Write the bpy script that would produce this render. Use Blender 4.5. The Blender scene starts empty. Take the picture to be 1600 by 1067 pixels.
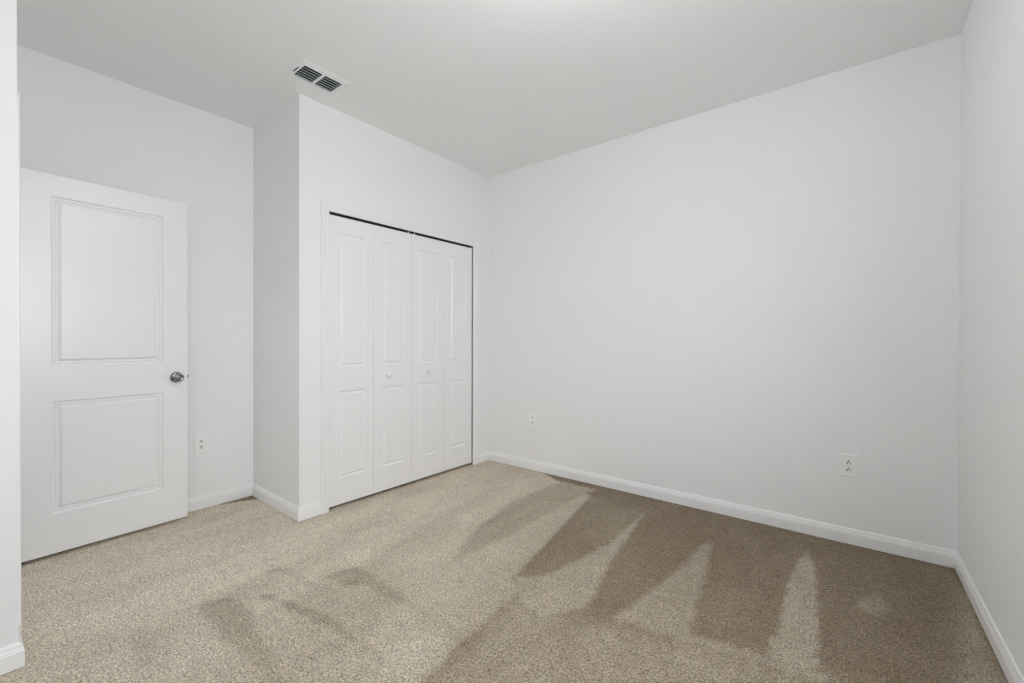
import bpy, bmesh, math, random
import numpy as np
from mathutils import Vector, Matrix

# ------------------------------------------------------------------ camera, sky, light, exposure
scene = bpy.context.scene
coll = scene.collection
random.seed(4)

cam_data = bpy.data.cameras.new("camera")
cam_data.sensor_fit = 'HORIZONTAL'
cam_data.sensor_width = 36.0
cam_data.lens = 36.0 * 669.54 / 1600.0
cam_data.clip_start = 0.02
camera = bpy.data.objects.new("camera", cam_data)
coll.objects.link(camera)
yaw, pitch, roll = 0.663862, -0.004914, 0.002690
fwd = Vector((-math.sin(yaw) * math.cos(pitch), math.cos(yaw) * math.cos(pitch), math.sin(pitch)))
r0 = Vector((math.cos(yaw), math.sin(yaw), 0))
u0 = r0.cross(fwd)
rgt = math.cos(roll) * r0 + math.sin(roll) * u0
upv = -math.sin(roll) * r0 + math.cos(roll) * u0
camera.matrix_world = Matrix(((rgt.x, upv.x, -fwd.x, 0), (rgt.y, upv.y, -fwd.y, 0),
                              (rgt.z, upv.z, -fwd.z, 1.17184), (0, 0, 0, 1)))
scene.camera = camera

SKY = 13.4
FILL_LAMP = 40.0          # emission of the unseen globe added to lift the bedroom's ambient light
HALL_FILL = 17.0      # and of the one added in the hallway to brighten the closet side
world = bpy.data.worlds.new("daylight")
scene.world = world
world.use_nodes = True
wn, wl = world.node_tree.nodes, world.node_tree.links
wn.clear()
w_out = wn.new("ShaderNodeOutputWorld")
w_bg = wn.new("ShaderNodeBackground")
w_tc = wn.new("ShaderNodeTexCoord")
w_sep = wn.new("ShaderNodeSeparateXYZ")
w_ramp = wn.new("ShaderNodeValToRGB")
w_map = wn.new("ShaderNodeMapRange")
w_map.inputs[1].default_value = -1.0
wl.new(w_tc.outputs["Generated"], w_sep.inputs[0])
wl.new(w_sep.outputs[2], w_map.inputs[0])
wl.new(w_map.outputs[0], w_ramp.inputs[0])
w_ramp.color_ramp.elements[0].position = 0.35
w_ramp.color_ramp.elements[0].color = (0.51, 0.52, 0.54, 1)      # ground outside
w_ramp.color_ramp.elements[1].position = 0.55
w_ramp.color_ramp.elements[1].color = (0.945, 0.975, 1.03, 1)       # bright overcast sky
wl.new(w_ramp.outputs[0], w_bg.inputs[0])
w_bg.inputs[1].default_value = SKY
wl.new(w_bg.outputs[0], w_out.inputs[0])

# window opening in the right-hand wall, beside the camera (daylight enters here)
WIN_Y0, WIN_Y1, WIN_Z0, WIN_Z1 = 0.20, 1.20, 0.92, 2.08
pl = bpy.data.lights.new("window_portal", 'AREA')
pl.shape = 'RECTANGLE'
pl.size, pl.size_y = WIN_Z1 - WIN_Z0, WIN_Y1 - WIN_Y0
pl.cycles.is_portal = True
portal = bpy.data.objects.new("window_portal", pl)
coll.objects.link(portal)
portal.location = (0.60, (WIN_Y0 + WIN_Y1) / 2, (WIN_Z0 + WIN_Z1) / 2)
portal.rotation_euler = (0, math.radians(90), 0)

scene.view_settings.view_transform = 'Standard'
scene.view_settings.look = 'None'
scene.view_settings.gamma = 1.0
scene.view_settings.use_curve_mapping = False
scene.view_settings.exposure = 0.0
scene.cycles.max_bounces = 20
scene.cycles.diffuse_bounces = 16
scene.cycles.glossy_bounces = 6
scene.cycles.caustics_reflective = False
scene.cycles.caustics_refractive = False

# ------------------------------------------------------------------ materials
def principled(name, col, rough=0.5, metal=0.0, spec=0.5, bump=None, vary=0.0):
    m = bpy.data.materials.new(name)
    m.use_nodes = True
    n, l = m.node_tree.nodes, m.node_tree.links
    b = n["Principled BSDF"]
    b.inputs["Base Color"].default_value = (*col, 1)
    b.inputs["Roughness"].default_value = rough
    b.inputs["Metallic"].default_value = metal
    b.inputs["Specular IOR Level"].default_value = spec
    geo = n.new("ShaderNodeTexCoord")
    if vary:
        tex = n.new("ShaderNodeTexNoise")
        tex.inputs["Scale"].default_value = 3.0
        tex.inputs["Detail"].default_value = 3.0
        mix = n.new("ShaderNodeMix")
        mix.data_type = 'RGBA'
        mix.inputs[6].default_value = (*[c * (1 - vary) for c in col], 1)
        mix.inputs[7].default_value = (*[min(1, c * (1 + vary)) for c in col], 1)
        l.new(geo.outputs["Object"], tex.inputs["Vector"])
        l.new(tex.outputs["Fac"], mix.inputs[0])
        l.new(mix.outputs[2], b.inputs["Base Color"])
    if bump:
        scale, strength, dist = bump
        tex = n.new("ShaderNodeTexNoise")
        tex.inputs["Scale"].default_value = scale
        tex.inputs["Detail"].default_value = 3.0
        tex.inputs["Roughness"].default_value = 0.55
        bp = n.new("ShaderNodeBump")
        bp.inputs["Strength"].default_value = strength
        bp.inputs["Distance"].default_value = dist
        l.new(geo.outputs["Object"], tex.inputs["Vector"])
        l.new(tex.outputs["Fac"], bp.inputs["Height"])
        l.new(bp.outputs["Normal"], b.inputs["Normal"])
    return m

M_WALL = principled("wall_paint", (0.865, 0.869, 0.870), 0.75, spec=0.25, bump=(95, 0.22, 0.002), vary=0.006)
M_CEIL = principled("ceiling_paint", (0.885, 0.888, 0.888), 0.85, spec=0.2, bump=(60, 0.25, 0.002), vary=0.006)
M_TRIM = principled("trim_paint", (0.875, 0.878, 0.88), 0.34, spec=0.5, bump=(30, 0.04, 0.001))
M_DOOR = principled("door_paint", (0.875, 0.878, 0.88), 0.30, spec=0.5, bump=(140, 0.05, 0.0006))
M_PLATE = principled("outlet_plastic", (0.89, 0.89, 0.885), 0.3)
M_DARK = principled("dark_slot", (0.012, 0.012, 0.013), 0.6)
M_CHROME = principled("satin_chrome", (0.27, 0.27, 0.28), 0.08, metal=1.0)
M_STEEL = principled("track_steel", (0.10, 0.10, 0.10), 0.5, metal=0.6)
M_VENT = principled("vent_enamel", (0.86, 0.868, 0.868), 0.4)
M_SLAT = principled("vent_blade_enamel", (0.38, 0.44, 0.45), 0.4)
M_DUCT = principled("duct_lining", (0.012, 0.014, 0.016), 0.9, spec=0.1)
M_VINYL = principled("window_vinyl", (0.80, 0.80, 0.79), 0.4)

M_GLASS = bpy.data.materials.new("window_glass")
M_GLASS.use_nodes = True
gn, gl = M_GLASS.node_tree.nodes, M_GLASS.node_tree.links
gn.clear()
g_out, g_mix = gn.new("ShaderNodeOutputMaterial"), gn.new("ShaderNodeMixShader")
g_tr, g_gl = gn.new("ShaderNodeBsdfTransparent"), gn.new("ShaderNodeBsdfGlossy")
g_gl.inputs["Roughness"].default_value = 0.02
g_tr.inputs[0].default_value = (0.96, 0.96, 0.96, 1)
g_mix.inputs[0].default_value = 0.06
gl.new(g_tr.outputs[0], g_mix.inputs[1]); gl.new(g_gl.outputs[0], g_mix.inputs[2])
gl.new(g_mix.outputs[0], g_out.inputs[0])

def lit_glass(name, strength):
    m = principled(name, (0.85, 0.85, 0.84), 0.35)
    p = m.node_tree.nodes["Principled BSDF"]
    p.inputs["Emission Color"].default_value = (0.955, 0.985, 1.02, 1)
    p.inputs["Emission Strength"].default_value = strength
    return m
M_FILL = lit_glass("fill_lamp_glass", FILL_LAMP)
M_HALL_FILL = lit_glass("fill_lamp_glass_hall", HALL_FILL)

# carpet: twisted beige tufts; the nap attribute says which way the vacuum laid the pile
M_CARPET = bpy.data.materials.new("beige_carpet")
M_CARPET.use_nodes = True
n, l = M_CARPET.node_tree.nodes, M_CARPET.node_tree.links
b = n["Principled BSDF"]
b.inputs["Roughness"].default_value = 0.95
b.inputs["Specular IOR Level"].default_value = 0.08
tc = n.new("ShaderNodeTexCoord")
at = n.new("ShaderNodeAttribute"); at.attribute_name = "nap"
t1 = n.new("ShaderNodeTexNoise"); t1.inputs["Scale"].default_value = 125; t1.inputs["Detail"].default_value = 2.5; t1.inputs["Roughness"].default_value = 0.65
t2 = n.new("ShaderNodeTexNoise"); t2.inputs["Scale"].default_value = 26; t2.inputs["Detail"].default_value = 2
t3 = n.new("ShaderNodeTexVoronoi"); t3.inputs["Scale"].default_value = 150
for t in (t1, t2, t3): l.new(tc.outputs["Object"], t.inputs["Vector"])
base = n.new("ShaderNodeMix"); base.data_type = 'RGBA'
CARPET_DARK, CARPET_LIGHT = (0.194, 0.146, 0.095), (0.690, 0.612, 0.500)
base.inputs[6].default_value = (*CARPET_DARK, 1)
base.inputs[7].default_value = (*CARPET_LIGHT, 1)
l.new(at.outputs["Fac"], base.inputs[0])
ramp = n.new("ShaderNodeValToRGB")
ramp.color_ramp.elements[0].position = 0.30; ramp.color_ramp.elements[0].color = (0.42, 0.42, 0.41, 1)
ramp.color_ramp.elements[1].position = 0.70; ramp.color_ramp.elements[1].color = (1.5, 1.5, 1.5, 1)
l.new(t1.outputs["Fac"], ramp.inputs[0])
r2 = n.new("ShaderNodeMapRange")
for k, v in ((1, 0.3), (2, 0.7), (3, 0.92), (4, 1.08)): r2.inputs[k].default_value = v
l.new(t2.outputs["Fac"], r2.inputs[0])
mu1 = n.new("ShaderNodeMix"); mu1.data_type = 'RGBA'; mu1.blend_type = 'MULTIPLY'; mu1.inputs[0].default_value = 1.0; mu1.clamp_result = False
l.new(base.outputs[2], mu1.inputs[6]); l.new(ramp.outputs[0], mu1.inputs[7])
mu2 = n.new("ShaderNodeVectorMath"); mu2.operation = 'SCALE'
l.new(mu1.outputs[2], mu2.inputs[0]); l.new(r2.outputs[0], mu2.inputs["Scale"])
l.new(mu2.outputs[0], b.inputs["Base Color"])
add = n.new("ShaderNodeMath"); add.operation = 'SUBTRACT'
l.new(t1.outputs["Fac"], add.inputs[0]); l.new(t3.outputs["Distance"], add.inputs[1])
bp = n.new("ShaderNodeBump"); bp.inputs["Strength"].default_value = 0.6; bp.inputs["Distance"].default_value = 0.006
l.new(add.outputs[0], bp.inputs["Height"]); l.new(bp.outputs["Normal"], b.inputs["Normal"])

# ------------------------------------------------------------------ mesh helpers
class MB:
    """Collects geometry and links it as ONE mesh object."""
    def __init__(self):
        self.v, self.f, self.s = [], [], []
    def add(self, verts, faces, smooth=False):
        o = len(self.v)
        self.v += [tuple(p) for p in verts]
        self.f += [tuple(i + o for i in f) for f in faces]
        self.s += [smooth] * len(faces)
        return self
    def box(self, a, c):
        (x0, y0, z0), (x1, y1, z1) = a, c
        v = [(x0, y0, z0), (x1, y0, z0), (x1, y1, z0), (x0, y1, z0), (x0, y0, z1), (x1, y0, z1), (x1, y1, z1), (x0, y1, z1)]
        return self.add(v, [(3, 2, 1, 0), (4, 5, 6, 7), (0, 1, 5, 4), (1, 2, 6, 5), (2, 3, 7, 6), (3, 0, 4, 7)])
    def prism(self, poly, z0, z1):
        k = len(poly)
        v = [(x, y, z0) for x, y in poly] + [(x, y, z1) for x, y in poly]
        f = [tuple(range(k))[::-1], tuple(range(k, 2 * k))] + [(i, (i + 1) % k, (i + 1) % k + k, i + k) for i in range(k)]
        return self.add(v, f)
    def lathe(self, prof, seg=32, axis='Z', origin=(0, 0, 0)):
        v, f = [], []
        for r, h in prof:
            for k in range(seg):
                a = 2 * math.pi * k / seg
                c, s = r * math.cos(a), r * math.sin(a)
                p = (c, s, h) if axis == 'Z' else ((h, c, s) if axis == 'X' else (s, h, c))
                v.append(tuple(p[i] + origin[i] for i in range(3)))
        for j in range(len(prof) - 1):
            for k in range(seg):
                k2 = (k + 1) % seg
                f.append((j * seg + k, j * seg + k2, (j + 1) * seg + k2, (j + 1) * seg + k))
        f.append(tuple(range(seg))[::-1])
        f.append(tuple((len(prof) - 1) * seg + k for k in range(seg)))
        return self.add(v, f, True)
    def build(self, name, mat, parent=None, loc=None, rotz=0.0):
        me = bpy.data.meshes.new(name)
        me.from_pydata(self.v, [], self.f)
        for p, s in zip(me.polygons, self.s): p.use_smooth = s
        bm = bmesh.new(); bm.from_mesh(me)
        bmesh.ops.recalc_face_normals(bm, faces=bm.faces)
        bm.to_mesh(me); bm.free()
        me.materials.append(mat)
        o = bpy.data.objects.new(name, me)
        coll.objects.link(o)
        if parent: o.parent = parent
        if loc: o.location = loc
        o.rotation_euler = (0, 0, rotz)
        return o

def rounded(o, w=0.002, seg=2, ang=40):
    m = o.modifiers.new("edge", 'BEVEL'); m.width = w; m.segments = seg
    m.limit_method = 'ANGLE'; m.angle_limit = math.radians(ang)
    return o

def tag(o, label=None, cat=None, group=None, kind=None):
    if label: o["label"] = label
    if cat: o["category"] = cat
    if group: o["group"] = group
    if kind: o["kind"] = kind
    return o

def empty(name, loc, rotz=0.0):
    o = bpy.data.objects.new(name, None)
    coll.objects.link(o)
    o.location = loc; o.rotation_euler = (0, 0, rotz)
    o.empty_display_size = 0.1
    return o

def copy_tree(o, parent=None):
    c = o.copy(); coll.objects.link(c)
    if parent: c.parent = parent
    for ch in list(o.children): copy_tree(ch, c)
    return c

# ------------------------------------------------------------------ room plan (metres)
H = 2.74
A = Vector((-2.7452, 3.1422))       # closet front meets the back wall
B = Vector((-2.7685, 1.3236))       # outer corner of the closet
C = Vector((-3.5014, 1.3326))       # closet side meets the left wall
D = Vector((0.4507, 3.1422))        # back wall meets the right wall
XL, XR, YB = C.x, D.x, A.y
XN, YN = -2.318, 0.117              # end of the near wall beside the doorway
YR, YH = -0.55, -1.25               # wall behind the camera, end of the hallway
T = 0.115
W_DIR = (A - B).normalized()        # along the closet front
W_ROT = math.atan2(W_DIR.y, W_DIR.x)
# entry doorway in the wall at YN
DO0, DO1, DOZ = -3.341, -2.556, 2.053
# closet opening, measured along the closet front from its outer corner
CO0, CO1, COZ = 0.197, 1.597, 2.035

def wall(name, mb, label, mat=M_WALL):
    return tag(mb.build(name, mat), label, "wall", kind="structure")

wall("wall_back", MB().box((A.x - 0.9, YB, -0.02), (XR + 0.14, YB + T, H + 0.02)), "long plain pale grey wall facing the camera, with two outlets low down")
wall("wall_left", MB().box((XL - T, YH - T, -0.02), (XL, YB, H + 0.02)), "white wall behind the open panel door, with an outlet beside the door")
m = MB()
m.box((XR, YR - T, -0.02), (XR + 0.14, WIN_Y0, H + 0.02))
m.box((XR, WIN_Y1, -0.02), (XR + 0.14, YB, H + 0.02))
m.box((XR, WIN_Y0, -0.02), (XR + 0.14, WIN_Y1, WIN_Z0))
m.box((XR, WIN_Y0, WIN_Z1), (XR + 0.14, WIN_Y1, H + 0.02))
wall("wall_right", m, "pale blank wall along the right edge of the picture, holding the window")
wall("wall_front", MB().box((XN, YR - T, -0.02), (XR, YR, H + 0.02)), "plain wall of the bedroom behind the camera")
wall("wall_near_left", MB().box((XN - T, YH, -0.02), (XN, YN, H + 0.02)), "bright narrow end of wall at the left edge of the picture, in front of the doorway")
m = MB()
m.box((XL, YN - T, -0.02), (DO0, YN, H + 0.02))
m.box((DO1, YN - T, -0.02), (XN - T, YN, H + 0.02))
m.box((DO0, YN - T, DOZ), (DO1, YN, H + 0.02))
wall("wall_entry", m, "wall with the bedroom doorway, seen edge on behind the near left wall")
wall("wall_hall", MB().box((XL, YH - T, -0.02), (XN, YH, H + 0.02)), "end wall of the hallway outside the bedroom door")
nside = Vector((-(C - B).normalized().y, (C - B).normalized().x)) * -1
wall("wall_closet_side", MB().prism([tuple(C), tuple(B), (B.x - 0.002, B.y + 0.10), (C.x, C.y + 0.10)], -0.02, H + 0.02),
     "shaded short side wall of the closet, between the panel door wall and the closet front")
# closet front: local u along the front, v out into the room
def front(mb_, u0, u1, z0, z1):
    mb_.box((u0, 0.0, z0), (u1, 0.105, z1)); return mb_
m = MB()
front(m, 0.0, CO0 - 0.028, -0.02, H + 0.02)
front(m, CO1 + 0.028, (A - B).length, -0.02, H + 0.02)
front(m, CO0 - 0.028, CO1 + 0.028, COZ + 0.016, H + 0.02)
o = wall("wall_closet_front", m, "white wall around the folding closet doors")
o.location = (B.x, B.y, 0); o.rotation_euler = (0, 0, W_ROT)

# ceiling, with the hole for the air register
VX0, VX1, VY0, VY1 = -2.587, -2.448, 1.200, 1.432
m = MB()
x0, x1, y0, y1 = XL - T, XR + 0.14, YH - T, YB + T
m.box((x0, y0, H), (VX0, y1, H + 0.12)); m.box((VX1, y0, H), (x1, y1, H + 0.12))
m.box((VX0, y0, H), (VX1, VY0, H + 0.12)); m.box((VX0, VY1, H), (VX1, y1, H + 0.12))
tag(m.build("ceiling", M_CEIL), "flat pale grey ceiling with one air vent", "ceiling", kind="structure")

# ------------------------------------------------------------------ floor: carpet with vacuum tracks
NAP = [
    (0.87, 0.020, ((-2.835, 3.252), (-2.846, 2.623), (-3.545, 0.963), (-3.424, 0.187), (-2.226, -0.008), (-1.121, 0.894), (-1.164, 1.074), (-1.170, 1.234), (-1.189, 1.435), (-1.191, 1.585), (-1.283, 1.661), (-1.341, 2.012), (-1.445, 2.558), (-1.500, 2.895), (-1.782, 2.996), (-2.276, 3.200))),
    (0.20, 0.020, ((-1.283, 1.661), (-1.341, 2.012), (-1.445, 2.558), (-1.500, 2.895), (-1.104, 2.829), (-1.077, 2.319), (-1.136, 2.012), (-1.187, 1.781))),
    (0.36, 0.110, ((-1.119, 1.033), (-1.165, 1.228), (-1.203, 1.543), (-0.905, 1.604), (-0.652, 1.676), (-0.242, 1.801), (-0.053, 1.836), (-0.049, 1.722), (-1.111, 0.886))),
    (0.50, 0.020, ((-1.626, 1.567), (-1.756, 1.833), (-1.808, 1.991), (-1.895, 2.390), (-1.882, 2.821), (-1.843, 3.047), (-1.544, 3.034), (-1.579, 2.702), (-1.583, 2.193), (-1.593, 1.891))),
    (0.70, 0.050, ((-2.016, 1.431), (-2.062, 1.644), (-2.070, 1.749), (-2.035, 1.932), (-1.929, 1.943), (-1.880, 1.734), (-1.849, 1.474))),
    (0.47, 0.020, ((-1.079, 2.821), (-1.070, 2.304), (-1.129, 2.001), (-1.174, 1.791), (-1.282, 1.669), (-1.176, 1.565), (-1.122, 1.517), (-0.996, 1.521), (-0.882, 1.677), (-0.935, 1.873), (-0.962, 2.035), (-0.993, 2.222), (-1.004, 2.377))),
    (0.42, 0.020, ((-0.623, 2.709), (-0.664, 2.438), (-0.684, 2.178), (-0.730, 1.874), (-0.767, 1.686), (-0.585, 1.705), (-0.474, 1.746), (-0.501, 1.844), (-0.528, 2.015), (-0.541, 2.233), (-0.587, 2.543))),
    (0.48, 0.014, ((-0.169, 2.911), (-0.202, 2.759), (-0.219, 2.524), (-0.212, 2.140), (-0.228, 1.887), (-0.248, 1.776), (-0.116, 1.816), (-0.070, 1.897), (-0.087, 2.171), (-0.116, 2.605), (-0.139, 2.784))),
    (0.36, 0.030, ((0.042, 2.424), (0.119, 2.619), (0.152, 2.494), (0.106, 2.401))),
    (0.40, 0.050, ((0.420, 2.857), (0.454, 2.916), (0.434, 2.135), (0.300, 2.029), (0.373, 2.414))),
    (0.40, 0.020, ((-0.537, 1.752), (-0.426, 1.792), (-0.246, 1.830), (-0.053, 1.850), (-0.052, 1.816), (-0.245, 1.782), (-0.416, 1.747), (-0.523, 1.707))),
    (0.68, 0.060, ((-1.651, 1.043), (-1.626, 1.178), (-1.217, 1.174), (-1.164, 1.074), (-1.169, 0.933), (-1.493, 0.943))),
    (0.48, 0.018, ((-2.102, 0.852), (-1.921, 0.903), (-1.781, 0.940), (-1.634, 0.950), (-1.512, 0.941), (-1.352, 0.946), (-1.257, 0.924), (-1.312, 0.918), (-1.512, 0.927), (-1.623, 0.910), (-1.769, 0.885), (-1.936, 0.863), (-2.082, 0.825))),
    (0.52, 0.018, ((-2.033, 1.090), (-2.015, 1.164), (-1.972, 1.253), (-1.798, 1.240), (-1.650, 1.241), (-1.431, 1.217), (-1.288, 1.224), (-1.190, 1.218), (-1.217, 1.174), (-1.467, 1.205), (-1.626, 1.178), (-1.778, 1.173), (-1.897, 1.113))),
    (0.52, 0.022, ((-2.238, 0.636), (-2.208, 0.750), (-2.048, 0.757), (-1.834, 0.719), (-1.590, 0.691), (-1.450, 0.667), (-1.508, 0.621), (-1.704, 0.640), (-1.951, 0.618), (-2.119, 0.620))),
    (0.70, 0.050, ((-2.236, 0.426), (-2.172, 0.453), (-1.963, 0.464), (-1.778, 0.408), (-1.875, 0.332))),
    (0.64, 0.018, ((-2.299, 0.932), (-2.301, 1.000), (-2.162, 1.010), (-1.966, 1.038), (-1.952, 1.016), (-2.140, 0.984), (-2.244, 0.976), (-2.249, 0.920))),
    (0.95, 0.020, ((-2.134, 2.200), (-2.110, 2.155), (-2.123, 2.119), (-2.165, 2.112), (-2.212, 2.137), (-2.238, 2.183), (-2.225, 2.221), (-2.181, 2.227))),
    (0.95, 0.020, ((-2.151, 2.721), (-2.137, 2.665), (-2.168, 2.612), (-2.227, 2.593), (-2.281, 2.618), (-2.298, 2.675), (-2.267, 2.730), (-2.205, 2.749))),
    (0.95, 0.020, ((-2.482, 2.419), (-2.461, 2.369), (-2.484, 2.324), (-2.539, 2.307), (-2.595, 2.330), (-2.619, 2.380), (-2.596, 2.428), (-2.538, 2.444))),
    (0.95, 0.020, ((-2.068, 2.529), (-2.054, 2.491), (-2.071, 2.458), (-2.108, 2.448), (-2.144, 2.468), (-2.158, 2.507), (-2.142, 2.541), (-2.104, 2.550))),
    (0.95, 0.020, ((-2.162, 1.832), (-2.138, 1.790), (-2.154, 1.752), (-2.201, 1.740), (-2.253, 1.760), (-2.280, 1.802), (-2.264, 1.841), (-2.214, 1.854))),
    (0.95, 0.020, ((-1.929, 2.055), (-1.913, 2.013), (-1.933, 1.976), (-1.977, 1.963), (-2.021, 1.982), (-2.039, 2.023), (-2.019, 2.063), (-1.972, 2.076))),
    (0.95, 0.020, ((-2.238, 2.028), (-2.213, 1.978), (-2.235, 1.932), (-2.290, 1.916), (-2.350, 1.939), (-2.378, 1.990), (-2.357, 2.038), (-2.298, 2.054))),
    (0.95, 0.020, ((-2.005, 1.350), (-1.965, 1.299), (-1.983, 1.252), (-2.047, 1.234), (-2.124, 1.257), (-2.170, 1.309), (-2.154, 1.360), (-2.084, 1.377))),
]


def vnoise(x, y, seed):
    """smooth value noise on arrays"""
    xi, yi = np.floor(x).astype(int), np.floor(y).astype(int)
    fx, fy = x - xi, y - yi
    fx, fy = fx * fx * (3 - 2 * fx), fy * fy * (3 - 2 * fy)
    rng = np.random.RandomState(seed).rand(97, 97)
    g = lambda i, j: rng[i % 97, j % 97]
    return ((g(xi, yi) * (1 - fx) + g(xi + 1, yi) * fx) * (1 - fy) + (g(xi, yi + 1) * (1 - fx) + g(xi + 1, yi + 1) * fx) * fy) * 2 - 1

def inside_dist(px, py, poly):
    d = np.full(px.shape, 1e9); ins = np.zeros(px.shape, bool)
    k = len(poly)
    for i in range(k):
        (ax, ay), (bx, by) = poly[i], poly[(i + 1) % k]
        ex, ey = bx - ax, by - ay
        t = np.clip(((px - ax) * ex + (py - ay) * ey) / (ex * ex + ey * ey + 1e-12), 0, 1)
        d = np.minimum(d, np.hypot(px - ax - t * ex, py - ay - t * ey))
        cond = (ay > py) != (by > py)
        ins ^= cond & (px < ex * (py - ay) / (ey if abs(ey) > 1e-9 else 1e-9) + ax)
    return np.where(ins, d, -d)

STEP = 0.0125
gx = np.arange(XL - T, XR + 0.14 + STEP, STEP); gy = np.arange(YH - T, YB + T + STEP, STEP)
nx, ny = len(gx), len(gy)
X, Y = np.meshgrid(gx, gy)
px, py = X.ravel(), Y.ravel()
wob = 0.008 * vnoise(px * 14, py * 14, 1) + 0.007 * vnoise(px * 34, py * 34, 2) + 0.007 * vnoise(px * 75, py * 75, 3)
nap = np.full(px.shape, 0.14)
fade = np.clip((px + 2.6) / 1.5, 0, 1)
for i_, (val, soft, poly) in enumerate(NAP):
    if i_ == 0: val = 0.95 - 0.36 * fade * fade * (3 - 2 * fade)     # pale area darkens smoothly from left to right
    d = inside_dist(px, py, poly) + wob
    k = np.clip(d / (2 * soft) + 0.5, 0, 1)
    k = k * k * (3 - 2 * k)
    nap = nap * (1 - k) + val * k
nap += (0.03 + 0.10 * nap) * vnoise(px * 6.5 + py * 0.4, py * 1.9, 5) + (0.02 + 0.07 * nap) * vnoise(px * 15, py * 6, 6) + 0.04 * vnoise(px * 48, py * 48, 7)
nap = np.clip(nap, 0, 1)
pz = 0.0022 * vnoise(px * 38, py * 38, 11) + 0.0012 * vnoise(px * 79, py * 79, 12)
verts = np.stack([px, py, pz], 1)
idx = np.arange(nx * ny).reshape(ny, nx)
quads = np.stack([idx[:-1, :-1], idx[:-1, 1:], idx[1:, 1:], idx[1:, :-1]], -1).reshape(-1, 4)
me = bpy.data.meshes.new("floor")
nb = len(verts)
rim = list(idx[0, :]) + list(idx[1:, -1]) + list(idx[-1, -2::-1]) + list(idx[-2:0:-1, 0])
low = [(verts[i][0], verts[i][1], -0.05) for i in rim]
faces = quads.tolist()
kk = len(rim)
for i in range(kk): faces.append([int(rim[i]), nb + i, nb + (i + 1) % kk, int(rim[(i + 1) % kk])])
faces.append([nb + i for i in range(kk)][::-1])
me.from_pydata(verts.tolist() + low, [], faces)
a_ = me.attributes.new("nap", 'FLOAT', 'POINT')
a_.data.foreach_set("value", np.concatenate([nap, np.full(kk, 0.3)]).astype(np.float32))
for p in me.polygons: p.use_smooth = True
me.materials.append(M_CARPET)
floor = bpy.data.objects.new("floor", me); coll.objects.link(floor)
tag(floor, "beige cut pile carpet with wedge shaped vacuum tracks", "floor", kind="structure")

# ------------------------------------------------------------------ baseboards
BASE_PROFILE = [(0, 0.002), (0.0135, 0.002), (0.0135, 0.060), (0.0118, 0.064), (0.0118, 0.068), (0.0095, 0.073), (0.0070, 0.083), (0.0050, 0.088), (0.0030, 0.090), (0, 0.090)]
def baseboard(name, runs, label, lift=0.0):
    """runs: (start, end, mitre at start, mitre at end); room on the left of the direction of travel; mitre +1 inside corner, -1 outside, 0 square"""
    m = MB()
    for p, q, c0, c1 in runs:
        p, q = Vector(p), Vector(q)
        e = (q - p).normalized(); nn = Vector((-e.y, e.x))
        v = []
        for base_, c, sg in ((p, c0, 1), (q, c1, -1)):
            for t, z in BASE_PROFILE:
                w = base_ + nn * t + e * (t * c * sg)
                v.append((w.x, w.y, z + (lift if z < 0.01 else 0)))
        k = len(BASE_PROFILE)
        m.add(v, [tuple(range(k)), tuple(range(k, 2 * k))[::-1]] + [(i, i + k, (i + 1) % k + k, (i + 1) % k) for i in range(k)])
    return tag(m.build(name, M_TRIM), label, "baseboard", kind="structure")

def fr(u): return (B.x + W_DIR.x * u, B.y + W_DIR.y * u)
L_ = (A - B).length
CAS = 0.057
baseboard("baseboard_back", [(tuple(D), tuple(A), 1, 1)], "white baseboard running along the foot of the long back wall")
baseboard("baseboard_right", [((XR, YR), tuple(D), 1, 1)], "white baseboard along the foot of the right wall", lift=0.010)
baseboard("baseboard_closet_front", [(tuple(A), fr(CO1 + CAS), 1, 0), (fr(CO0 - CAS), tuple(B), 0, -1)], "short white baseboard pieces on either side of the closet door casing")
baseboard("baseboard_closet_side", [(tuple(B), tuple(C), -1, 1)], "white baseboard on the shaded side wall of the closet")
baseboard("baseboard_left", [(tuple(C), (XL, YN), 1, 1)], "white baseboard behind the open panel door")
baseboard("baseboard_entry", [((XL, YN), (DO0 - CAS, YN), 1, 0), ((DO1 + CAS, YN), (XN, YN), 0, -1)], "white baseboard pieces beside the bedroom doorway")
baseboard("baseboard_near_left", [((XN, YN), (XN, YR), -1, 1)], "white baseboard on the bright wall end at the left edge of the picture")
baseboard("baseboard_front", [((XN, YR), (XR, YR), 1, 1)], "white baseboard behind the camera")

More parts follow.
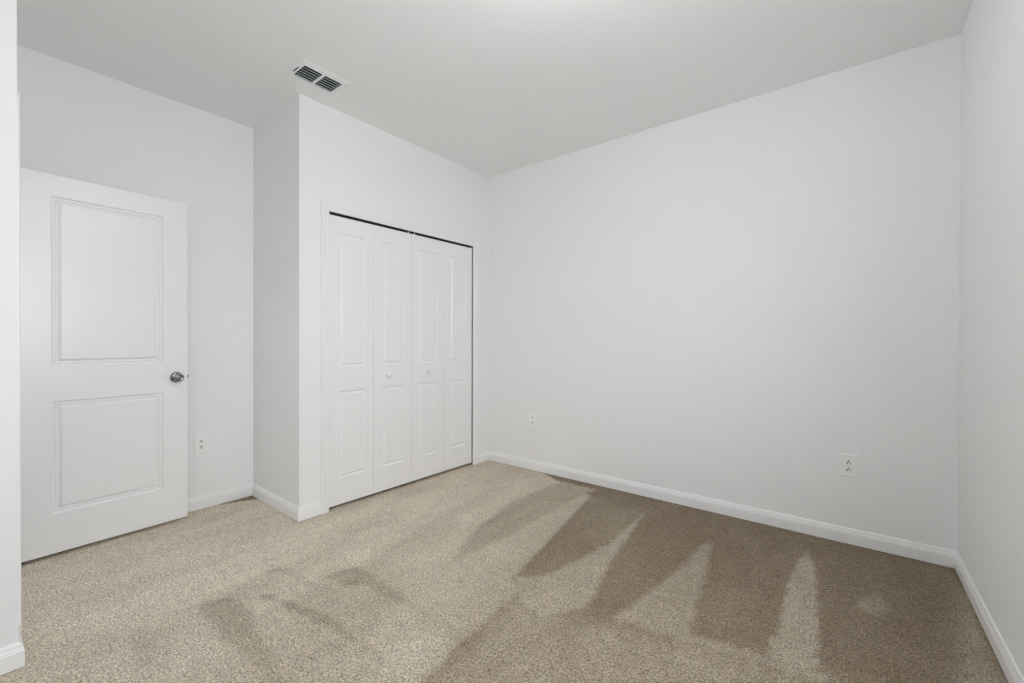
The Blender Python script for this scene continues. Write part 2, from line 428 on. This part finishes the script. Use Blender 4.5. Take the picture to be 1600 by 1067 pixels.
# ------------------------------------------------------------------ door casings (colonial profile swept round the opening)
CAS_PROFILE = [(0, 0), (0, 0.0075), (0.004, 0.010), (0.010, 0.0105), (0.013, 0.0085), (0.017, 0.0095), (0.030, 0.0125), (0.040, 0.0150), (0.044, 0.0165), (0.053, 0.0165), (0.057, 0.0135), (0.057, 0)]
def casing(name, a, c, top, label, loc, rotz, sign=1, jamb=0.105, back=(0.0, 0.0)):
    """local: u along the wall, v = -sign is out into the room"""
    m = MB(); k = len(CAS_PROFILE); v = []
    for t, d in CAS_PROFILE: v.append((a - t, -d * sign, 0.0))
    for t, d in CAS_PROFILE: v.append((a - t, -d * sign, top + t))
    for t, d in CAS_PROFILE: v.append((c + t, -d * sign, top + t))
    for t, d in CAS_PROFILE: v.append((c + t, -d * sign, 0.0))
    f = []
    for s in range(3):
        f += [(s * k + i, s * k + (i + 1) % k, (s + 1) * k + (i + 1) % k, (s + 1) * k + i) for i in range(k)]
    f += [tuple(range(k)), tuple(range(3 * k, 4 * k))[::-1]]
    m.add(v, f)
    # jamb boards lining the opening
    j = 0.0045
    y0_, y1_ = (0.0, jamb) if sign > 0 else (-jamb, 0.0)
    a_j, c_j, t_j = a - back[0], c + back[0], top + back[1]
    m.box((a_j - j, y0_, 0), (a_j, y1_, t_j)); m.box((c_j, y0_, 0), (c_j + j, y1_, t_j)); m.box((a_j - j, y0_, t_j), (c_j + j, y1_, t_j + j))
    o = m.build(name, M_TRIM, loc=loc, rotz=rotz)
    return tag(o, label, "door trim", kind="structure")
casing("trim_1", CO0, CO1, COZ, "white moulded casing framing the folding closet doors", (B.x, B.y, 0), W_ROT, back=(0.024, 0.012))
casing("trim_2", DO0 + 0.0, DO1, DOZ - 0.0, "white casing of the bedroom doorway, its edge showing behind the near left wall", (0, YN, 0), 0.0, sign=-1, jamb=T)

# ------------------------------------------------------------------ panelled doors
def panel_sheet(m, W, z0, z1, panels, prof, y, out, edge=0.0025):
    """moulded face in the plane y; out=-1 faces -y. panels: (x0,x1,z0,z1); prof: (inset, depth)"""
    xs = sorted({edge, W - edge} | {p[0] for p in panels} | {p[1] for p in panels})
    zs = sorted({z0 + edge, z1 - edge} | {p[2] for p in panels} | {p[3] for p in panels})
    P = lambda x, z, d=0.0: (x, y - out * d, z)
    for i in range(len(xs) - 1):
        for j in range(len(zs) - 1):
            cx, cz = (xs[i] + xs[i + 1]) / 2, (zs[j] + zs[j + 1]) / 2
            if any(p[0] < cx < p[1] and p[2] < cz < p[3] for p in panels): continue
            m.add([P(xs[i], zs[j]), P(xs[i + 1], zs[j]), P(xs[i + 1], zs[j + 1]), P(xs[i], zs[j + 1])], [(0, 1, 2, 3)])
    for (a, c, e, g) in panels:
        rings = []
        for ins, d in prof:
            rings.append([P(a + ins, e + ins, d), P(c - ins, e + ins, d), P(c - ins, g - ins, d), P(a + ins, g - ins, d)])
        for r_, s_ in zip(rings, rings[1:]):
            for k in range(4):
                m.add([r_[k], r_[(k + 1) % 4], s_[(k + 1) % 4], s_[k]], [(0, 1, 2, 3)])
        m.add(rings[-1], [(0, 1, 2, 3)])
    # eased arris to the slab edge
    e2 = edge
    o4 = [P(0, z0, e2), P(W, z0, e2), P(W, z1, e2), P(0, z1, e2)]
    i4 = [P(e2, z0 + e2), P(W - e2, z0 + e2), P(W - e2, z1 - e2), P(e2, z1 - e2)]
    for k in range(4): m.add([o4[k], o4[(k + 1) % 4], i4[(k + 1) % 4], i4[k]], [(0, 1, 2, 3)])
    return o4

def slab(W, z0, z1, th, panels, prof, both=True, edge=0.0025):
    """front face towards -y at y=0, back at y=th"""
    m = MB()
    f4 = panel_sheet(m, W, z0, z1, panels, prof, 0.0, -1, edge)
    b4 = panel_sheet(m, W, z0, z1, panels if both else [], prof, th, 1, edge)
    for k in range(4): m.add([f4[k], f4[(k + 1) % 4], b4[(k + 1) % 4], b4[k]], [(0, 1, 2, 3)])
    return m

def build_flat(m, name, mat, parent):
    o = m.build(name, mat, parent)
    bm = bmesh.new(); bm.from_mesh(o.data)
    bmesh.ops.remove_doubles(bm, verts=bm.verts, dist=1e-5)
    bmesh.ops.recalc_face_normals(bm, faces=bm.faces)
    bm.to_mesh(o.data); bm.free()
    return o

# --- bedroom door, standing open in front of the left wall
DW = 0.757
ang = math.radians(90 + 3.0)
E_ = Vector((-3.366, 0.892))
hinge = E_ - Vector((math.cos(ang), math.sin(ang))) * DW
door = empty("door_1", (hinge.x, hinge.y, 0), ang)
tag(door, "white two panel bedroom door standing open with a chrome knob", "door", kind="structure")
DOOR_PROF = [(0, 0), (0.0035, 0.0065), (0.009, 0.0105), (0.0140, 0.0105), (0.0165, 0.0060), (0.0190, 0.0060), (0.0215, 0.0135), (0.027, 0.0140), (0.0385, 0.0040), (0.0390, 0.0005), (0.046, 0.0003)]
# local x runs from the hinge to the free edge; its front (-y) faces the room (+x)
dl, dr = DW - 0.608, DW - 0.129
m = slab(DW, 0.019, 2.045, 0.035, [(dl, dr, 0.231, 0.834), (dl, dr, 1.020, 1.930)], DOOR_PROF)
build_flat(m, "door_panel", M_DOOR, door)
def knob(parent, y, out, name="door_knob"):
    kx, kz = DW - 0.061, 0.925
    s = 1 if out < 0 else -1
    prof_r = [(0.0335, 0.0), (0.0335, 0.003), (0.031, 0.006), (0.024, 0.009), (0.016, 0.011)]
    prof_k = [(0.0125, 0.009), (0.0125, 0.026), (0.017, 0.030), (0.0245, 0.036), (0.0270, 0.044), (0.0265, 0.051), (0.0225, 0.057), (0.0165, 0.0595), (0.0145, 0.0575), (0.0095, 0.0575), (0.008, 0.0600), (0.0035, 0.0610)]
    k = MB().lathe([(r, -h * s) for r, h in prof_k], 40, 'Y', (kx, y, kz)).build(name, M_CHROME, parent)
    tag(k, "round chrome knob")
    MB().lathe([(r, -h * s) for r, h in prof_r], 40, 'Y', (kx, y, kz)).build("rosette", M_CHROME, k)
    return k
knob(door, 0.0, -1)
knob(door, 0.035, 1)
lt = MB().box((DW - 0.001, 0.006, 0.897), (DW + 0.0012, 0.029, 0.953)).build("latch_plate", M_CHROME, door)
MB().prism([(DW, 0.011), (DW + 0.011, 0.020), (DW + 0.011, 0.024), (DW, 0.024)], 0.916, 0.935).build("latch_bolt", M_CHROME, lt)
for hz in (0.25, 1.03, 1.80):
    MB().lathe([(0.0055, hz - 0.045), (0.0055, hz + 0.045)], 16, 'Z', (-0.0035, -0.004, 0)).build("hinge", M_CHROME, door)

# --- closet bifold doors
LEAF, GAP0 = 0.3478, 0.2005
LZ0, LZ1 = 0.022, 2.019
LEAF_PROF = [(0, 0), (0.004, 0.0055), (0.009, 0.0105), (0.0135, 0.0115), (0.026, 0.0014), (0.029, 0.0004)]
leaf_panels = [(0.074, 0.273, 0.203, 0.809), (0.074, 0.273, 0.975, 1.905)]
def bifold(name, u, label, knob_leaf, knob_u):
    p = fr(u)
    root = empty(name, (p[0] , p[1], 0), W_ROT)
    tag(root, label, "closet door", kind="structure")
    for i in range(2):
        m = slab(LEAF - 0.002, LZ0, LZ1, 0.034, leaf_panels, LEAF_PROF, edge=0.002)
        m.v = [(x + i * LEAF + 0.001, y + 0.006, z) for x, y, z in m.v]
        lf = build_flat(m, "door_leaf", M_DOOR, root)
        if i == knob_leaf:
            prof_k = [(0.0105, 0.0), (0.0085, 0.008), (0.011, 0.013), (0.0175, 0.017), (0.0195, 0.023), (0.0175, 0.029), (0.0100, 0.0325), (0.003, 0.033)]
            k = MB().lathe([(r, -h) for r, h in prof_k], 28, 'Y', (i * LEAF + knob_u, 0.006, 0.897)).build("closet_knob", M_TRIM, lf)
            tag(k, "small round white knob")
        px_ = i * LEAF + (0.045 if (i == 0) == (knob_leaf == 1) else LEAF - 0.045)
        if i != knob_leaf:
            MB().lathe([(0.005, LZ1 - 0.005), (0.005, LZ1 + 0.012)], 12, 'Z', (px_, 0.023, 0)).build("pivot_pin", M_STEEL, lf)
        else:
            gx_ = i * LEAF + (LEAF - 0.030 if knob_leaf == 1 else 0.030)
            MB().lathe([(0.0055, LZ1 - 0.005), (0.0055, LZ1 + 0.014)], 12, 'Z', (gx_, 0.010, 0)).build("guide_pin", M_VINYL, lf)
    return root
bifold("door_2", GAP0, "left folding pair of white closet doors, nearer the outer corner", 1, 0.125)
bifold("door_3", GAP0 + 2 * LEAF, "right folding pair of white closet doors, nearer the back wall", 0, 0.172)

tr = MB()
tr.box((CO0 + 0.002, 0.010, 2.0445), (CO1 - 0.002, 0.040, 2.0465)); tr.box((CO0 + 0.002, 0.010, 2.0325), (CO1 - 0.002, 0.0115, 2.0445)); tr.box((CO0 + 0.002, 0.0385, 2.0265), (CO1 - 0.002, 0.040, 2.0445))
o = tr.build("bifold_track", M_STEEL, loc=(B.x, B.y, 0), rotz=W_ROT)
tag(o, "dark steel track in the gap above the white closet doors", "door track", kind="thing")

# ------------------------------------------------------------------ electrical outlets
def make_outlet(ground_up):
    """local x to the right as seen, -y out of the wall, centred on the plate"""
    root = empty("wall_outlet", (0, 0, 0))
    w, h, d = 0.043, 0.066, 0.0055
    m = MB()
    rings = [((w, h), 0.0), ((w, h), 0.0022), ((w - 0.0035, h - 0.0035), d), ]
    v = []
    for (a, c), dd in rings: v += [(-a, -dd, -c), (a, -dd, -c), (a, -dd, c), (-a, -dd, c)]
    f = [(3, 2, 1, 0), (8, 9, 10, 11)]
    for r_ in range(2): f += [(r_ * 4 + k, r_ * 4 + (k + 1) % 4, r_ * 4 + 4 + (k + 1) % 4, r_ * 4 + 4 + k) for k in range(4)]
    m.add(v, f)
    rounded(m.build("cover_plate", M_PLATE, root), 0.0012)
    for cz in (0.0200, -0.0200):
        m = MB(); poly = []
        for k in range(36):
            a = 2 * math.pi * k / 36
            poly.append((0.0172 * math.cos(a), max(-0.0143, min(0.0143, 0.0172 * math.sin(a)))))
        v = [(x, -d + 0.001, cz + z) for x, z in poly] + [(x, -d - 0.0012, cz + z) for x, z in poly]
        v += [(x * 0.94, -d - 0.0018, cz + z * 0.94) for x, z in poly]
        k = 36
        m.add(v, [tuple(range(k))[::-1], tuple(range(2 * k, 3 * k))] + [(r_ * k + i, r_ * k + (i + 1) % k, r_ * k + k + (i + 1) % k, r_ * k + k + i) for r_ in range(2) for i in range(k)])
        rec = m.build("receptacle", M_PLATE, root)
        s = 1 if ground_up else -1
        y0_, y1_ = -d - 0.0022, -d
        for sx, hh in ((-0.0063, 0.0048), (0.0063, 0.0040)):
            MB().box((sx - 0.0021, y0_, cz - s * 0.0040 - hh), (sx + 0.0021, y1_, cz - s * 0.0040 + hh)).build("slot", M_DARK, rec)
        MB().lathe([(0.0038, y1_), (0.0038, y0_)], 16, 'Y', (0, 0, cz + s * 0.0072)).build("ground_hole", M_DARK, rec)
    MB().lathe([(0.0034, -d + 0.0005), (0.0034, -d - 0.0008), (0.0022, -d - 0.0014)], 16, 'Y').build("screw", M_PLATE, root)
    return root
ZO = 0.449
up = make_outlet(True)
up.location = (0.0095, YB, ZO)
tag(up, "white duplex outlet low on the back wall near the right corner, ground holes uppermost", "electrical outlet", "outlets on the walls")
dn = make_outlet(False)
dn.location = (-2.2165, YB, ZO)
tag(dn, "white duplex outlet low on the back wall near the closet corner", "electrical outlet", "outlets on the walls")
c = copy_tree(dn)
c.location = (XL, 1.004, ZO - 0.002); c.rotation_euler = (0, 0, math.radians(90))
tag(c, "white duplex outlet on the left wall beside the open panel door", "electrical outlet", "outlets on the walls")

# ------------------------------------------------------------------ ceiling air register
vent = empty("ceiling_vent", ((VX0 + VX1) / 2, (VY0 + VY1) / 2, H))
tag(vent, "white rectangular air vent with dark louvres in the ceiling above the closet corner", "air vent")
hx, hy = (VX1 - VX0) / 2, (VY1 - VY0) / 2
ox0, ox1, oy0, oy1 = -2.614, -2.399, 1.168, 1.462
cx, cy = vent.location.x, vent.location.y
m = MB(); v = []
def ring(a0, a1, b0, b1, z): return [(a0 - cx, b0 - cy, z), (a1 - cx, b0 - cy, z), (a1 - cx, b1 - cy, z), (a0 - cx, b1 - cy, z)]
rr = [ring(ox0, ox1, oy0, oy1, 0.0), ring(ox0, ox1, oy0, oy1, -0.0012), ring(ox0 + 0.014, ox1 - 0.014, oy0 + 0.014, oy1 - 0.014, -0.0060),
      ring(VX0 - 0.006, VX1 + 0.006, VY0 - 0.006, VY1 + 0.006, -0.0085), ring(VX0, VX1, VY0, VY1, -0.0085), ring(VX0, VX1, VY0, VY1, 0.012)]
for r_ in rr: v += r_
m.add(v, [(r_ * 4 + k, r_ * 4 + (k + 1) % 4, r_ * 4 + 4 + (k + 1) % 4, r_ * 4 + 4 + k) for r_ in range(5) for k in range(4)])
fr_ = m.build("vent_frame", M_VENT, vent)
MB().box((-hx, -0.0075, -0.0088), (hx, 0.0075, -0.0020)).build("center_bar", M_VENT, vent)
MB().box((-hx + 0.035, -hy - 0.0155, -0.0086), (hx - 0.045, -hy - 0.0110, -0.0055)).build("damper_slot", M_DARK, vent)
blade_prof = [(0.0060, -0.0072), (0.0035, -0.0082), (0.0008, -0.0076), (-0.0012, -0.0055), (-0.0030, -0.0015), (-0.0060, 0.0030), (-0.0054, 0.0034), (-0.0022, -0.0010), (-0.0003, -0.0050), (0.0014, -0.0067), (0.0035, -0.0073), (0.0060, -0.0064)]
for (b0, b1) in ((-hy, -0.0075), (0.0075, hy)):
    for k in range(5):
        bx = hx - 0.027 - k * 0.0252
        m = MB(); q = len(blade_prof)
        vv = [(bx + 1.3 * x, b0, 1.3 * z + 0.0022) for x, z in blade_prof] + [(bx + 1.3 * x, b1, 1.3 * z + 0.0022) for x, z in blade_prof]
        m.add(vv, [tuple(range(q)), tuple(range(q, 2 * q))[::-1]] + [(i, i + q, (i + 1) % q + q, (i + 1) % q) for i in range(q)])
        m.build("louvre_blade", M_SLAT, vent)
m = MB()
t_ = 0.002
m.box((-hx, -hy, 0.10), (hx, hy, 0.102))
m.box((-hx, -hy, 0.013), (-hx + t_, hy, 0.10)); m.box((hx - t_, -hy, 0.013), (hx, hy, 0.10))
m.box((-hx, -hy, 0.013), (hx, -hy + t_, 0.10)); m.box((-hx, hy - t_, 0.013), (hx, hy, 0.10))
m.build("duct_boot", M_DUCT, vent)

# ------------------------------------------------------------------ window in the right wall (beside the camera, out of the frame)
win = empty("window_1", (XR, (WIN_Y0 + WIN_Y1) / 2, WIN_Z0))
tag(win, "white single hung window in the right wall beside the camera, giving the daylight", "window", kind="structure")
wy, wz = (WIN_Y1 - WIN_Y0) / 2, WIN_Z1 - WIN_Z0
def bars(m, y0, y1, z0, z1, x0, x1, t):
    m.box((x0, y0, z0), (x1, y0 + t, z1)); m.box((x0, y1 - t, z0), (x1, y1, z1))
    m.box((x0, y0 + t, z0), (x1, y1 - t, z0 + t)); m.box((x0, y0 + t, z1 - t), (x1, y1 - t, z1)); return m
bars(MB(), -wy, wy, 0, wz, 0.060, 0.120, 0.03).build("window_frame", M_VINYL, win)
for (z0, z1, xo) in ((0.03, wz / 2 + 0.015, 0.066), (wz / 2 - 0.015, wz - 0.03, 0.092)):
    s_ = bars(MB(), -wy + 0.03, wy - 0.03, z0, z1, xo, xo + 0.024, 0.03).build("sash", M_VINYL, win)
    MB().box((xo + 0.010, -wy + 0.06, z0 + 0.03), (xo + 0.014, wy - 0.06, z1 - 0.03)).build("window_pane", M_GLASS, s_)
MB().box((-0.02, -wy - 0.03, -0.02), (0.060, wy + 0.03, 0.0)).build("window_sill", M_TRIM, win)

# ------------------------------------------------------------------ added fill lamps (both out of the frame, to flatten the light)
def fill_lamp(x, y, r, drop, glass, label):
    root = empty("fill_lamp", (x, y, H))
    tag(root, label, "ceiling lamp")
    MB().lathe([(0.075, 0.0), (0.075, -0.012), (0.060, -0.022), (0.020, -0.026), (0.012, -0.030), (0.012, -(drop - r) - 0.004)], 32).build("canopy", M_CHROME, root)
    prof = [(max(0.010, r * math.sin(a)), -drop + r * math.cos(a)) for a in [math.pi * k / 16 for k in range(17)]]
    MB().lathe(prof, 32).build("glass_globe", glass, root)
    return root
fill_lamp(-0.68, 1.05, 0.11, 0.26, M_FILL, "opal globe added as unseen fill light under the bedroom ceiling, above the picture")
fill_lamp(-3.20, -0.85, 0.11, 0.26, M_HALL_FILL, "opal globe added as unseen fill light under the hallway ceiling outside the bedroom door")
